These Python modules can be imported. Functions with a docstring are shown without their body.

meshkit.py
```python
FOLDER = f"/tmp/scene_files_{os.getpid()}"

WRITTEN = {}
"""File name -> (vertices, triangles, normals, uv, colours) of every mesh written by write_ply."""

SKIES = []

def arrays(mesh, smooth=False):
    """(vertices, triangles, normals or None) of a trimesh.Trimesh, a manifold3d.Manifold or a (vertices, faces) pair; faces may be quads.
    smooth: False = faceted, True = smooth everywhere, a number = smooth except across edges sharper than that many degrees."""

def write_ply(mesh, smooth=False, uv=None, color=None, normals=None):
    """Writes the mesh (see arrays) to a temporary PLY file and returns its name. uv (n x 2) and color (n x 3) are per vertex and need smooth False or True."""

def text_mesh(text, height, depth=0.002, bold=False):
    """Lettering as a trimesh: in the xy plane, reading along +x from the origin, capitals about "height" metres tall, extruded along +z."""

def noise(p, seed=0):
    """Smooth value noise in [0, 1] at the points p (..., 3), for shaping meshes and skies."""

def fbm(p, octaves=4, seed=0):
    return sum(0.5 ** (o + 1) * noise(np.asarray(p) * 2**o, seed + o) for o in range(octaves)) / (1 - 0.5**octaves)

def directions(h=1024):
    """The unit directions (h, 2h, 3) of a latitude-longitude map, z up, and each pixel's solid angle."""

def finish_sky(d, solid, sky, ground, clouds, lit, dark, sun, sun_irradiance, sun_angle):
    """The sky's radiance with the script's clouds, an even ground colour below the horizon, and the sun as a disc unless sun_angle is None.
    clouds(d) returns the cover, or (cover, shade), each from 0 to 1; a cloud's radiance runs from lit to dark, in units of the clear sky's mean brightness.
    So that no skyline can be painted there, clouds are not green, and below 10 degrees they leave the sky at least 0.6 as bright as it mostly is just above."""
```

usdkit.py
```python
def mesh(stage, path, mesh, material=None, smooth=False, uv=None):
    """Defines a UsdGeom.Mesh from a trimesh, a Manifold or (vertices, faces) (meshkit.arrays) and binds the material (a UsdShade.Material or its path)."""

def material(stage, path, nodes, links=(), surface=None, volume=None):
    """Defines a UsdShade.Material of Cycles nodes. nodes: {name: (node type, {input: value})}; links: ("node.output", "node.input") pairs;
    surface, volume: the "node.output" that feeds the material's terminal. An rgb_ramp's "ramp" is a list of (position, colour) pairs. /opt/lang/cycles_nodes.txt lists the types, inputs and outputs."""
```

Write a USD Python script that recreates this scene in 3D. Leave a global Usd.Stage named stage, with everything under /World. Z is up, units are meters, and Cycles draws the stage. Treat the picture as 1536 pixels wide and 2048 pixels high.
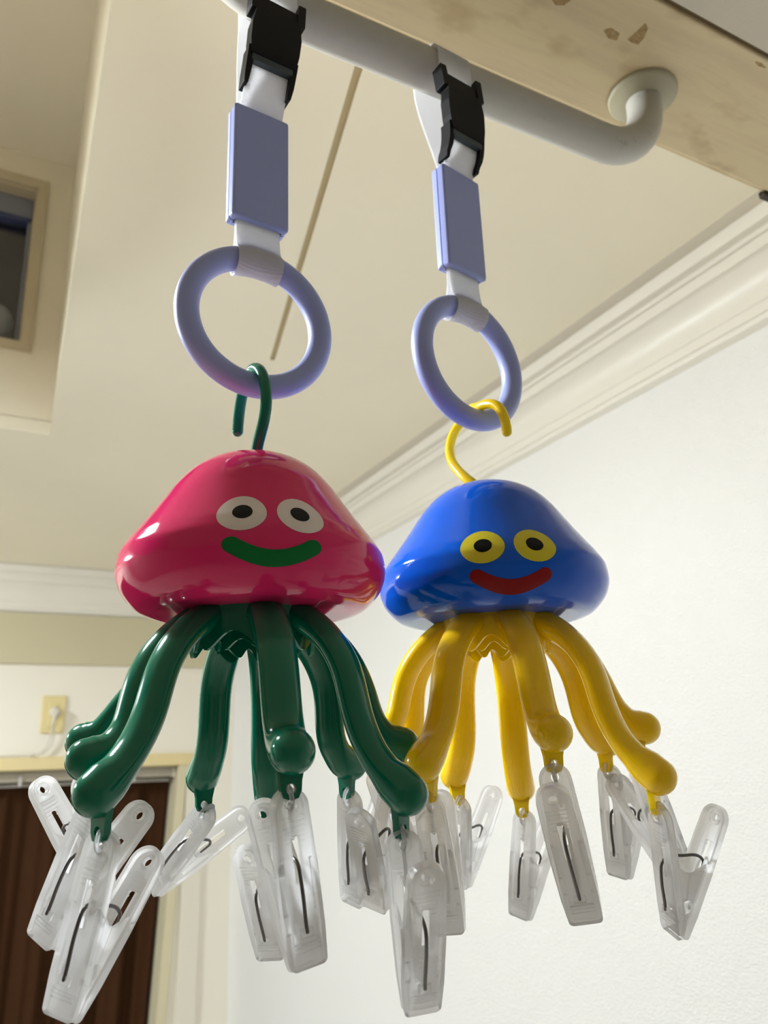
import math, random
import numpy as np, trimesh, manifold3d as m3
import usdkit
from pxr import Usd, UsdGeom, UsdLux, UsdShade, Gf, Sdf, Vt
from shapely.geometry import Polygon, Point, box as sbox, LineString
from shapely.ops import unary_union
from scipy.interpolate import PchipInterpolator
from scipy.spatial.transform import Rotation as Ro

random.seed(7); np.random.seed(7)
stage = Usd.Stage.CreateInMemory()
UsdGeom.SetStageUpAxis(stage, UsdGeom.Tokens.z); UsdGeom.SetStageMetersPerUnit(stage, 1.0)
UsdGeom.Xform.Define(stage, '/World'); stage.SetDefaultPrim(stage.GetPrimAtPath('/World'))
UsdGeom.Scope.Define(stage, '/World/Looks')

# ------------------------------------------------------------------ camera
# the lens is the origin; x runs along the beam, y towards the far wall, z up
FPX, PITCH, ROLL, YAWPX = 1600.0, 17.3, 2.1, -116.0
def cam_axes():
    p, r = math.radians(PITCH), math.radians(ROLL)
    up = np.array([-math.sin(r)*math.cos(p), -math.cos(r)*math.cos(p), math.sin(p)])
    dx = YAWPX-768; dy = -(dx*up[0]+FPX*up[2])/up[1]
    Y = np.array([dx, dy, FPX]); Y /= np.linalg.norm(Y)
    return np.array([np.cross(Y, up), Y, up])
MC = cam_axes()
cam = UsdGeom.Camera.Define(stage, '/World/Camera')
cx, cy, cz = MC[:, 0], -MC[:, 1], -MC[:, 2]
cam.AddTransformOp().Set(Gf.Matrix4d(*cx, 0, *cy, 0, *cz, 0, 0, 0, 0, 1))
cam.CreateHorizontalApertureAttr(36.0); cam.CreateVerticalApertureAttr(48.0)
cam.CreateFocalLengthAttr(36.0*FPX/1536); cam.CreateClippingRangeAttr(Gf.Vec2f(0.01, 50))
cam.CreateFStopAttr(20.0); cam.CreateFocusDistanceAttr(0.335)
cam.CreateExposureAttr(0.2)

# ------------------------------------------------------------------ lights: the pendant lamp's power and tint (built below), a dim sky outside the windowless shell
LAMP_POS = np.array([-0.235, 0.80, 0.53]); LAMP_POWER = 345.0; LAMP_TINT = (.93, 0.975, 1.0)
ROOM_LAMP_POS = np.array([-1.25, 2.0, .66]); ROOM_LAMP_POWER = 170.0
dome = UsdLux.DomeLight.Define(stage, '/World/Sky'); dome.CreateIntensityAttr(0.02); dome.CreateColorAttr(Gf.Vec3f(.5, .6, 1))

# ------------------------------------------------------------------ helpers
NAMES = {}
def numbered(path):
    n = NAMES.get(path, 0); NAMES[path] = n+1
    return path if n == 0 else '%s_%03d' % (path, n)
def meta(prim, label=None, cat=None, group=None, kind=None):
    for k, v in (('label', label), ('category', cat), ('group', group), ('kind', kind)):
        if v: prim.SetCustomDataByKey(k, v)
def thing(name, label, cat, loc=(0, 0, 0), group=None, mat=None):
    x = UsdGeom.Xform.Define(stage, numbered('/World/'+name))
    if mat is None: x.AddTranslateOp().Set(Gf.Vec3d(*map(float, loc)))
    else:
        R, t = mat
        m = np.eye(4); m[:3, :3] = np.asarray(R).T; m[3, :3] = t
        x.AddTransformOp().Set(Gf.Matrix4d(m.tolist()))
    meta(x.GetPrim(), label, cat, group)
    x.origin = np.asarray(loc, float)
    return x
def part(parent, name, mesh, mat, smooth=35, label=None, kind=None, origin=(0, 0, 0)):
    """mesh given in world coordinates; origin is the translate of the thing it belongs to"""
    p = parent if isinstance(parent, str) else parent.GetPath().pathString
    v, f = (np.array(mesh.vertices), np.array(mesh.faces)) if hasattr(mesh, 'faces') else man(mesh)
    v = v-np.asarray(origin, float)
    o = usdkit.mesh(stage, numbered(p+'/'+name), trimesh.Trimesh(v, f, process=False), mat, smooth=smooth)
    meta(o.GetPrim(), label, None, None, kind)
    return o
def struct(name, mesh, mat, smooth=30):
    o = part('/World', name, mesh, mat, smooth); meta(o.GetPrim(), kind='structure'); return o
def man(M):
    m = M.to_mesh(); return np.array(m.vert_properties[:, :3], float), np.array(m.tri_verts)
def tm(M):
    return trimesh.Trimesh(*man(M), process=False)
def cat(*ms):
    return trimesh.util.concatenate([m if hasattr(m, 'faces') else tm(m) for m in ms])
def bx(a, b):
    a, b = np.minimum(a, b), np.maximum(a, b)
    m = trimesh.creation.box(np.array(b, float)-a); m.apply_translation((np.array(a, float)+b)/2); return m
def mbox(a, b):
    a, b = np.minimum(a, b), np.maximum(a, b)
    return m3.Manifold.cube(list(map(float, np.array(b)-a))).translate(list(map(float, a)))
def rbox(a, b, r=.001, seg=12):
    a, b = np.minimum(a, b), np.maximum(a, b)
    s = m3.Manifold.sphere(r, seg)
    return m3.Manifold.batch_hull([s.translate([float(x), float(y), float(z)]) for x in (a[0]+r, b[0]-r) for y in (a[1]+r, b[1]-r) for z in (a[2]+r, b[2]-r)])
def prism(poly, d0, d1, axis='y'):
    """shapely polygon extruded: its own plane is xz for axis y, xy for z, yz for x"""
    polys = poly.geoms if hasattr(poly, 'geoms') else [poly]
    out = []
    for g in polys:
        m = trimesh.creation.extrude_polygon(g, d1-d0, engine='earcut')
        v = m.vertices.copy()
        if axis == 'z': m.vertices = np.stack([v[:, 0], v[:, 1], v[:, 2]+d0], 1)
        elif axis == 'y':
            m.vertices = np.stack([v[:, 0], v[:, 2]+d0, v[:, 1]], 1); m.invert()
        else: m.vertices = np.stack([v[:, 2]+d0, v[:, 0], v[:, 1]], 1)
        out.append(m)
    return cat(*out)
def rounded(pts, r, n=6):
    p = Polygon(pts); return p.buffer(-r).buffer(r, quad_segs=n)
def spline(P, n=60):
    P = np.asarray(P, float); t = np.r_[0, np.cumsum(np.linalg.norm(np.diff(P, axis=0), axis=1))]
    from scipy.interpolate import CubicSpline
    T = np.linspace(0, t[-1], n); return CubicSpline(t, P)(T)
def tube(P, r, sec=16, cap=True, flat=None):
    P = np.asarray(P, float); r = np.broadcast_to(np.asarray(r, float), (len(P),)).copy()
    T = np.gradient(P, axis=0); T /= np.linalg.norm(T, axis=1)[:, None]
    if cap:
        a = np.linspace(0, math.pi/2, 7)
        def ends(p, t, rr): return [(p+t*rr*math.sin(x), rr*math.cos(x)) for x in a[1:-1]]+[(p+t*rr*.9995, rr*.03)]
        h = ends(P[0], -T[0], r[0])[::-1]; e = ends(P[-1], T[-1], r[-1])
        P = np.vstack([[x[0] for x in h], P, [x[0] for x in e]]); T = np.vstack([np.repeat(T[:1], len(h), 0), T, np.repeat(T[-1:], len(e), 0)])
        r = np.r_[[x[1] for x in h], r, [x[1] for x in e]]
    up = np.array([0, 0, 1.]) if abs(T[0][2]) < .9 else np.array([1., 0, 0])
    N = np.cross(T[0], up); N /= np.linalg.norm(N); V = []
    ang = np.linspace(0, 2*math.pi, sec, endpoint=False)
    for i in range(len(P)):
        N = N-T[i]*(N@T[i]); N /= np.linalg.norm(N); B = np.cross(T[i], N)
        V.append(P[i]+r[i]*(np.outer(np.cos(ang), N)+np.outer(np.sin(ang), B)))
    n = len(P); V = np.vstack(V); F = []
    for i in range(n-1):
        for j in range(sec):
            k = (j+1) % sec; a0, a1, b0, b1 = i*sec+j, i*sec+k, (i+1)*sec+j, (i+1)*sec+k
            F += [(a0, a1, b1), (a0, b1, b0)]
    c0, c1 = len(V), len(V)+1; V = np.vstack([V, P[:1], P[-1:]])
    for j in range(sec):
        k = (j+1) % sec; F += [(c0, k, j), (c1, (n-1)*sec+j, (n-1)*sec+k)]
    return trimesh.Trimesh(V, F, process=False)
def lathe(pr, sec=96, center=(0, 0, 0)):
    m = trimesh.creation.revolve(np.asarray(pr, float), sections=sec); m.apply_translation(center); return m
def torus(R, r, c, axis='y', sec=72, ms=20):
    m = trimesh.creation.torus(R, r, sec, ms)
    if axis == 'y': m.apply_transform(trimesh.transformations.rotation_matrix(math.pi/2, [1, 0, 0]))
    if axis == 'x': m.apply_transform(trimesh.transformations.rotation_matrix(math.pi/2, [0, 1, 0]))
    m.apply_translation(c); return m
def turn(m, deg, c):
    m.apply_transform(trimesh.transformations.rotation_matrix(math.radians(deg), [0, 0, 1], c)); return m

# ------------------------------------------------------------------ materials
def lin(r, g, b):
    return tuple(((c/255+.055)/1.055)**2.4 if c > 10 else c/255/12.92 for c in (r, g, b))
L = '/World/Looks/'
def plain(name, col, rough=.5, spec=.5, coat=0., metal=0., **kw):
    return usdkit.material(stage, L+name, {'p': ('principled_bsdf', dict(base_color=col, roughness=rough, specular_ior_level=spec, coat_weight=coat, coat_roughness=.04, metallic=metal, **kw))}, surface='p.BSDF')
def paper(name, col, scale=(300, 300, 300), strength=.3, dist=.001, rough=.75, spec=.25, mottle=.05, mscale=3.0):
    """painted or papered surface: fine relief and a faint uneven tone"""
    c2 = tuple(x*(1-mottle*2) for x in col)
    return usdkit.material(stage, L+name, {
        'g': ('geometry', {}), 'm': ('mapping', dict(scale=scale)),
        'n': ('noise_texture', dict(scale=1.0, detail=2.0, roughness=.6)),
        'n2': ('noise_texture', dict(scale=mscale, detail=3.0)),
        'c': ('mix', dict(color1=col, color2=c2)),
        'b': ('bump', dict(strength=strength, distance=dist)),
        'p': ('principled_bsdf', dict(roughness=rough, specular_ior_level=spec))},
        [('g.position', 'm.vector'), ('m.vector', 'n.vector'), ('g.position', 'n2.vector'), ('n2.fac', 'c.fac'), ('c.color', 'p.base_color'),
         ('n.fac', 'b.height'), ('b.normal', 'p.normal')], surface='p.BSDF')

M_CEIL = paper('ceiling_paper', lin(247, 240, 220), (500, 500, 500), .25, .0006)
M_WALLR = paper('woven_wallpaper', lin(240, 239, 236), (900, 240, 620), 1.0, .0022, mottle=.01)
M_WALLB = paper('back_wallpaper', lin(238, 232, 218), (700, 700, 500), .3, .0008, mottle=.02)
M_BAND = paper('beige_band_paint', lin(205, 196, 165), (300, 300, 300), .2, .0006)
M_WELL = paper('well_paint', lin(250, 241, 220), (400, 400, 400), .2, .0006)
M_TRIM = paper('cream_moulding_paint', lin(232, 228, 217), (80, 80, 80), .05, .0003, rough=.32, spec=.5, mottle=.02)
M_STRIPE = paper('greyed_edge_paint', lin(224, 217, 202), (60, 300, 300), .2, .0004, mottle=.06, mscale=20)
M_SEAM = plain('seam_filler', lin(196, 180, 144), .8)
M_FLOOR = paper('pale_wood_floor', lin(222, 212, 198), (8, 90, 8), .1, .0005, rough=.4, mottle=.2, mscale=8)
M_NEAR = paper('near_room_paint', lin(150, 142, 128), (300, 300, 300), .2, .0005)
M_SOFFIT = paper('soffit_paper', lin(225, 217, 200), (400, 400, 400), .25, .0006)
M_GROOVE = plain('groove_brown', lin(120, 100, 72), .8)
M_FRAME = paper('door_frame_paint', lin(214, 204, 172), (60, 60, 60), .1, .0004, rough=.45, mottle=.05)
M_GOLD = paper('pale_yellow_trim', lin(226, 208, 158), (60, 60, 60), .1, .0004, rough=.45, mottle=.04)
M_CASING = paper('casing_paint', lin(228, 222, 206), (60, 60, 60), .1, .0004, rough=.5, mottle=.03)
M_PLATE = plain('ivory_plate', lin(222, 206, 150), .4)
M_CORD = plain('cord_white', lin(210, 204, 190), .5)
M_WFRAME = paper('window_trim_paint', lin(205, 192, 164), (60, 60, 60), .1, .0004, rough=.5, mottle=.04)
M_SHADE = plain('grey_blue_blind', lin(128, 130, 142), .6)
M_NAVY = plain('navy_rail', lin(50, 60, 100), .4)
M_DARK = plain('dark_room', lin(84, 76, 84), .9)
M_PALE = plain('pale_ball', lin(200, 200, 200), .7)
M_GREYBOX = plain('grey_box', lin(96, 100, 118), .6)
M_BLACK = plain('black_plastic', (.005, .005, .006), .42, .22)
M_BLACK2 = plain('worn_black_plastic', (.05, .065, .07), .35)
M_STEEL = plain('dark_spring_steel', (.16, .15, .15), .32, metal=1.0)
M_BRASS = plain('dark_bronze', (.03, .022, .01), .35, metal=.6)
M_PIPE = usdkit.material(stage, L+'grey_bar_coating', {
    'g': ('geometry', {}), 'n': ('noise_texture', dict(scale=900.0, detail=2.0)), 'n2': ('noise_texture', dict(scale=60.0, detail=5.0, roughness=.7)),
    'r': ('rgb_ramp', dict(ramp=[(0, lin(140, 136, 122)), (.32, lin(176, 174, 164)), (.36, lin(190, 188, 180)), (1, lin(198, 197, 190))])),
    'b': ('bump', dict(strength=.25, distance=.0004)), 'p': ('principled_bsdf', dict(roughness=.45))},
    [('g.position', 'n.vector'), ('g.position', 'n2.vector'), ('n2.fac', 'r.fac'), ('r.color', 'p.base_color'), ('n.fac', 'b.height'), ('b.normal', 'p.normal')], surface='p.BSDF')
M_FLANGE = plain('dull_flange', lin(176, 170, 144), .5)
M_WOOD = usdkit.material(stage, L+'painted_beam_wood', {
    'g': ('geometry', {}), 'm': ('mapping', dict(scale=(6, 60, 60))), 'n': ('noise_texture', dict(scale=1.0, detail=5.0, roughness=.62, distortion=.4)),
    'm2': ('mapping', dict(scale=(18, 30, 30))), 'n2': ('noise_texture', dict(scale=1.0, detail=3.0, roughness=.55)),
    'r': ('rgb_ramp', dict(ramp=[(0, lin(196, 172, 128)), (.45, lin(226, 208, 166)), (.7, lin(214, 194, 156)), (1, lin(236, 222, 184))])),
    'r2': ('rgb_ramp', dict(ramp=[(0, (.42, .36, .3)), (.30, (.78, .72, .64)), (.44, (1, 1, 1)), (1, (1, 1, 1))])),
    'x': ('mix', dict(mix_type='multiply', fac=.85)), 'b': ('bump', dict(strength=.15, distance=.0005)), 'p': ('principled_bsdf', dict(roughness=.55))},
    [('g.position', 'm.vector'), ('m.vector', 'n.vector'), ('g.position', 'm2.vector'), ('m2.vector', 'n2.vector'), ('n.fac', 'r.fac'), ('n2.fac', 'r2.fac'),
     ('r.color', 'x.color1'), ('r2.color', 'x.color2'), ('x.color', 'p.base_color'), ('n.fac', 'b.height'), ('b.normal', 'p.normal')], surface='p.BSDF')
M_SCUFF = usdkit.material(stage, L+'beam_scuff', {
    'g': ('geometry', {}), 'n': ('noise_texture', dict(scale=420.0, detail=4.0, roughness=.7)),
    'r': ('rgb_ramp', dict(ramp=[(.3, lin(166, 134, 82)), (.6, lin(186, 156, 104))])), 'p': ('principled_bsdf', dict(roughness=.7)), 'n2': ('noise_texture', dict(scale=230.0, detail=4.0, roughness=.7)), 'mr': ('map_range', dict(from_min=.46, from_max=.74)), 'tr': ('transparent_bsdf', {}), 'm': ('mix_closure', {})},
    [('g.position', 'n.vector'), ('n.fac', 'r.fac'), ('r.color', 'p.base_color'), ('g.position', 'n2.vector'), ('n2.fac', 'mr.value'), ('mr.result', 'm.fac'), ('p.BSDF', 'm.closure1'), ('tr.BSDF', 'm.closure2')], surface='m.closure')
M_WEB = usdkit.material(stage, L+'white_webbing', {
    'g': ('geometry', {}), 'w': ('wave_texture', dict(wave_type='bands', bands_direction='z', scale=270.0, distortion=1.0, detail=1.0, detail_scale=3.0)),
    'w2': ('wave_texture', dict(wave_type='bands', bands_direction='x', scale=230.0, distortion=1.0, detail=1.0)),
    'a': ('mix', dict(mix_type='multiply', fac=.6)), 'b': ('bump', dict(strength=.8, distance=.0006)),
    'r': ('rgb_ramp', dict(ramp=[(0, (.84, .83, .84)), (.5, (.92, .92, .93)), (1, (.86, .86, .87))])),
    'p': ('principled_bsdf', dict(roughness=.6)), 't': ('translucent_bsdf', dict(color=(.95, .95, .96))), 'mx': ('mix_closure', dict(fac=.5))},
    [('p.BSDF', 'mx.closure1'), ('t.BSDF', 'mx.closure2'), ('g.position', 'w.vector'), ('g.position', 'w2.vector'), ('w.color', 'a.color1'), ('w2.color', 'a.color2'), ('a.color', 'b.height'), ('w.fac', 'r.fac'), ('r.color', 'p.base_color'), ('b.normal', 'p.normal')], surface='mx.closure')
M_LAV = usdkit.material(stage, L+'lavender_plastic', {
    'g': ('geometry', {}), 'n': ('noise_texture', dict(scale=1800.0, detail=1.0)), 'b': ('bump', dict(strength=.08, distance=.0002)),
    'p': ('principled_bsdf', dict(base_color=lin(162, 173, 230), roughness=.38))},
    [('g.position', 'n.vector'), ('n.fac', 'b.height'), ('b.normal', 'p.normal')], surface='p.BSDF')
M_PINK = plain('pink_gloss_plastic', lin(228, 36, 108), .09, spec=.38)
M_BLUE = plain('blue_gloss_plastic', lin(0, 96, 228), .09, spec=.36)
M_GREEN = plain('green_plastic', lin(0, 112, 86), .14)
M_YELLOW = plain('yellow_plastic', lin(250, 198, 6), .2, coat=.1, subsurface_weight=.25, subsurface_radius=(.004, .003, .0006), subsurface_scale=1.0)
M_EYEW = plain('white_print', lin(238, 226, 222), .35)
M_EYEY = plain('yellow_print', lin(232, 218, 42), .35)
M_PUPIL = plain('black_print', (.004, .005, .005), .3, .15)
M_MOUTHG = plain('green_print', lin(0, 114, 52), .35, .25)
M_MOUTHR = plain('red_print', lin(146, 10, 14), .35, .25)
M_PIN = usdkit.material(stage, L+'frosted_clear_plastic', {
    'd': ('diffuse_bsdf', dict(color=(.97, .97, .985))), 't': ('translucent_bsdf', dict(color=(.97, .97, .98))), 'tr': ('transparent_bsdf', dict(color=(.99, .99, .99))),
    'gl': ('glossy_bsdf', dict(color=(1, 1, 1), roughness=.22)), 'f': ('fresnel', dict(IOR=1.33)),
    'm1': ('mix_closure', dict(fac=.74)), 'm2': ('mix_closure', dict(fac=.44)), 'm3': ('mix_closure', {})},
    [('d.BSDF', 'm1.closure1'), ('t.BSDF', 'm1.closure2'), ('m1.closure', 'm2.closure1'), ('tr.BSDF', 'm2.closure2'), ('m2.closure', 'm3.closure1'), ('gl.BSDF', 'm3.closure2'), ('f.fac', 'm3.fac')], surface='m3.closure')
M_GLASS = usdkit.material(stage, L+'window_glass', {
    'tr': ('transparent_bsdf', dict(color=(.92, .94, .96))), 'gl': ('glossy_bsdf', dict(color=(1, 1, 1), roughness=.02)), 'f': ('fresnel', dict(IOR=1.5)), 'm': ('mix_closure', {})},
    [('tr.BSDF', 'm.closure1'), ('gl.BSDF', 'm.closure2'), ('f.fac', 'm.fac')], surface='m.closure')
M_CURTAIN = usdkit.material(stage, L+'dark_brown_cloth', {
    'g': ('geometry', {}), 'm': ('mapping', dict(scale=(900, 900, 500))), 'n': ('noise_texture', dict(scale=1.0, detail=2.0)), 'b': ('bump', dict(strength=.4, distance=.0006)),
    'p': ('principled_bsdf', dict(base_color=lin(58, 35, 18), roughness=.9, specular_ior_level=.1))},
    [('g.position', 'm.vector'), ('m.vector', 'n.vector'), ('n.fac', 'b.height'), ('b.normal', 'p.normal')], surface='p.BSDF')
M_CLEAR = usdkit.material(stage, L+'clear_rail_plastic', {
    'd': ('principled_bsdf', dict(base_color=lin(226, 222, 214), roughness=.25)), 'tr': ('transparent_bsdf', dict(color=(.97, .97, .97))), 'm': ('mix_closure', dict(fac=.45))},
    [('d.BSDF', 'm.closure1'), ('tr.BSDF', 'm.closure2')], surface='m.closure')
M_TRACK = plain('dull_grey_track', lin(168, 160, 142), .5)
M_LAMP = usdkit.material(stage, L+'lamp_diffuser', {'e': ('emission', dict(color=LAMP_TINT, strength=LAMP_POWER))}, surface='e.emission')
M_LAMP2 = usdkit.material(stage, L+'ceiling_lamp_diffuser', {'e': ('emission', dict(color=(.86, .94, 1.0), strength=ROOM_LAMP_POWER))}, surface='e.emission')
M_SHADEGLOW = usdkit.material(stage, L+'milky_lamp_shade', {'d': ('diffuse_bsdf', dict(color=lin(238, 235, 228))), 't': ('translucent_bsdf', dict(color=(.9, .88, .84))), 'm': ('mix_closure', dict(fac=.42))},
    [('d.BSDF', 'm.closure1'), ('t.BSDF', 'm.closure2')], surface='m.closure')
M_LAMPTOP = plain('lamp_shade_white', lin(235, 232, 225), .5)

# ------------------------------------------------------------------ the room shell
H, YB, XR, FL = .66, 2.880, .905, -1.75
ZB = .474                                            # underside of the beam and of the loft's soffit
XL, YN, HW, YW = -2.2, -1.6, 1.32, 1.647             # left wall, wall behind, top of the light well, its far wall
struct('floor', bx((XL, YN, FL-.05), (XR, YB+.6, FL)), M_FLOOR)
struct('wall_right', bx((XR, YN, FL), (XR+.1, YB+.1, H+.1)), M_WALLR)
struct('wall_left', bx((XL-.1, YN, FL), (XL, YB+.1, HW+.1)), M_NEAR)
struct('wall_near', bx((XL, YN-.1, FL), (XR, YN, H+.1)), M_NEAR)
# far wall with the curtained doorway cut out
DXL, DZT = -1.35, .012
def lean(z, at_top, slope): return at_top+slope*(z-DZT)
door = Polygon([(DXL, FL), (lean(FL, .722, .052), FL), (.722, DZT), (DXL, DZT)])
struct('wall_back', prism(sbox(XL, FL, XR+.02, H+.05).difference(door), YB, YB+.1), M_WALLB)
struct('trim_1', rbox((XL, YB-.012, .344), (XR, YB+.01, .5105), .002), M_BAND)
# ceiling: one board with the well cut out, and a joint line running across it
well = Polygon([(XL, .40), (.045, .40), (.0587, .588), (.1037, 1.3845), (.119, YW), (XL, YW)])
def jt(t): return np.array([.2905, .5576])*(1-t)+np.array([.4156, 1.137])*t
seam = LineString([jt(-.35), jt(1.05)]).buffer(.0045, cap_style=2)
ceil = sbox(XL, .36, XR+.02, YB+.02).difference(well)
left_of = Polygon([tuple(jt(-3)), tuple(jt(1.05)), (jt(1.05)[0]-.0035, jt(1.05)[1]), (XL-3, 1.2), (XL-3, -3)])
struct('ceiling', cat(prism(ceil.difference(seam), H, H+.01, 'z'), prism(ceil, H+.01, H+.03, 'z')), M_CEIL)
struct('trim_2', prism(seam, H+.004, H+.0105, 'z'), M_SEAM)
# light well above the ceiling
struct('wall_well_back', prism(sbox(XL, H+.029, .119, HW).difference(sbox(-.75, .853, .047, 1.232)), YW, YW+.06), M_WELL)
wr = Polygon([(.045, .40), (.0587, .588), (.1037, 1.3845), (.119, YW), (.14, YW), (.14, .40)])
struct('wall_well_right', prism(wr, H+.029, HW, 'z'), M_WELL)
struct('wall_well_near', bx((XL, .36, H+.03), (.14, .40, HW)), M_WELL)
struct('ceiling_well', bx((XL, .36, HW), (.2, YW+.1, HW+.03)), M_WELL)
# crown moulding: profile points are (distance from the wall, height)
PX = [(.816, .660), (.840, .660), (.840, .6578), (.8432, .6402), (.8560, .6400), (.8575, .6380), (.8580, .6335), (.8630, .6334), (.8632, .6325), (.8645, .6180), (.8690, .6178), (.8735, .6155), (.8800, .6080), (.8850, .6000), (.8885, .5910), (.8903, .5810), (.8906, .5735), (.8900, .5665), (.8912, .5640), (.8925, .5636), (.8928, .5490), (.8955, .5484), (.8958, .5460), (.8945, .5440), (.8958, .5405), (.8995, .5380), (.905, .5345)]
PROF = [(.905-x, z) for x, z in PX]
PROFB = [(.905-x, .66-(.66-z)*1.19) for x, z in PX]
def moulding(p0, p1, outward, prof):
    p0, p1, o = map(lambda v: np.array(v, float), (p0, p1, outward))
    V = np.array([[*(e+o*d), z] for e in (p0, p1) for d, z in prof]); n = len(prof); F = []
    for i in range(n-1): F += [(i, i+1, n+i+1), (i, n+i+1, n+i)]
    m = trimesh.Trimesh(V, F, process=False)
    if (m.face_normals[n//2*2][:2]@o) < 0: m.invert()
    return m
struct('trim_3', moulding((XR, .36), (XR, YB), (-1, 0), PROF), M_TRIM, 25)
struct('trim_4', moulding((XL, YB), (XR, YB), (0, -1), PROFB), M_TRIM, 25)
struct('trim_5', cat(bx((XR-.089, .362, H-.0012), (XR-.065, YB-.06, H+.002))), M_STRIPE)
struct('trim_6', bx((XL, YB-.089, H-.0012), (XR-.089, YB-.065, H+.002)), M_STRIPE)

# the beam, the header above it and the loft's soffit on the near side
struct('trim_7', rbox((XL, .2665, ZB), (XR-.004, .362, ZB+.14), .0015), M_WOOD)
struct('trim_8', bx((XL, .3621, ZB+.0012), (XR-.004, .3648, ZB+.006)), M_WOOD)
struct('wall_header', bx((XL, .27, ZB+.13), (XR, .36, H+.1)), M_WELL)
struct('trim_9', bx((XL, .2625, ZB+.0035), (XR, .2668, ZB+.02)), M_GROOVE)
struct('ceiling_near', bx((XL, YN, ZB+.001), (XR, .2628, ZB+.04)), M_SOFFIT)
def scuff(pts, d=.00006):
    return prism(Polygon(pts).buffer(.0012).buffer(-.0006), ZB-d, ZB+.0005, 'z')
for pts in ([(.3469, .2992), (.3501, .2963), (.3582, .2972), (.3598, .3013), (.3542, .3027)], [(.3672, .2973), (.3685, .2896), (.3688, .2833), (.3729, .2856), (.3758, .2918), (.3762, .2974), (.3702, .2981)],
            [(.3001, .2968), (.3103, .2918), (.3088, .2962), (.3043, .2984)], [(.4655, .2711), (.4704, .2706), (.4758, .2714), (.4702, .2722)]):
    part('/World/trim_7', 'scuff_mark', scuff(pts), M_SCUFF, label='worn brown scuff in the beam paint')
clip = thing('corner_clip', 'small dark metal clip at the beam edge by the right wall', 'clip', (.605, .3655, ZB))
part(clip, 'plate', rbox((.5935, .3625, ZB-.0035), (.625, .3695, ZB+.003), .001), M_BRASS, origin=clip.origin)
part(clip, 'screw', lathe([(0, -.0015), (.002, -.0012), (.0026, 0), (0, 0)], 20, (.604, .366, ZB-.0035)), M_BRASS, origin=clip.origin)

# the window in the well's far wall
w = UsdGeom.Xform.Define(stage, '/World/window_1'); meta(w.GetPrim(), kind='structure')
wx0, wx1, wz0, wz1 = -.75, .047, .853, 1.232
fo = sbox(wx0-.02, wz0-.018, wx1+.0195, wz1+.022); fi = sbox(wx0, wz0, wx1, wz1)
part(w, 'window_frame', prism(fo.difference(fi), YW-.012, YW+.004), M_WFRAME)
part(w, 'reveal', prism(fi.difference(fi.buffer(-.004, join_style=2)), YW-.002, YW+.09), M_WFRAME)
part(w, 'pane', bx((wx0+.004, YW+.052, wz0+.004), (wx1-.004, YW+.056, wz1-.05)), M_GLASS)
part(w, 'blind_box', rbox((wx0+.004, YW+.03, wz1-.055), (wx1-.004, YW+.08, wz1-.003), .004), M_SHADE)
part(w, 'blind_rail', rbox((wx0+.004, YW+.026, wz1-.067), (wx1-.008, YW+.050, wz1-.055), .003), M_NAVY)
part(w, 'side_channel', rbox((wx1-.012, YW+.03, wz0+.004), (wx1-.004, YW+.06, wz1-.06), .002), M_SHADE)
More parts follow.
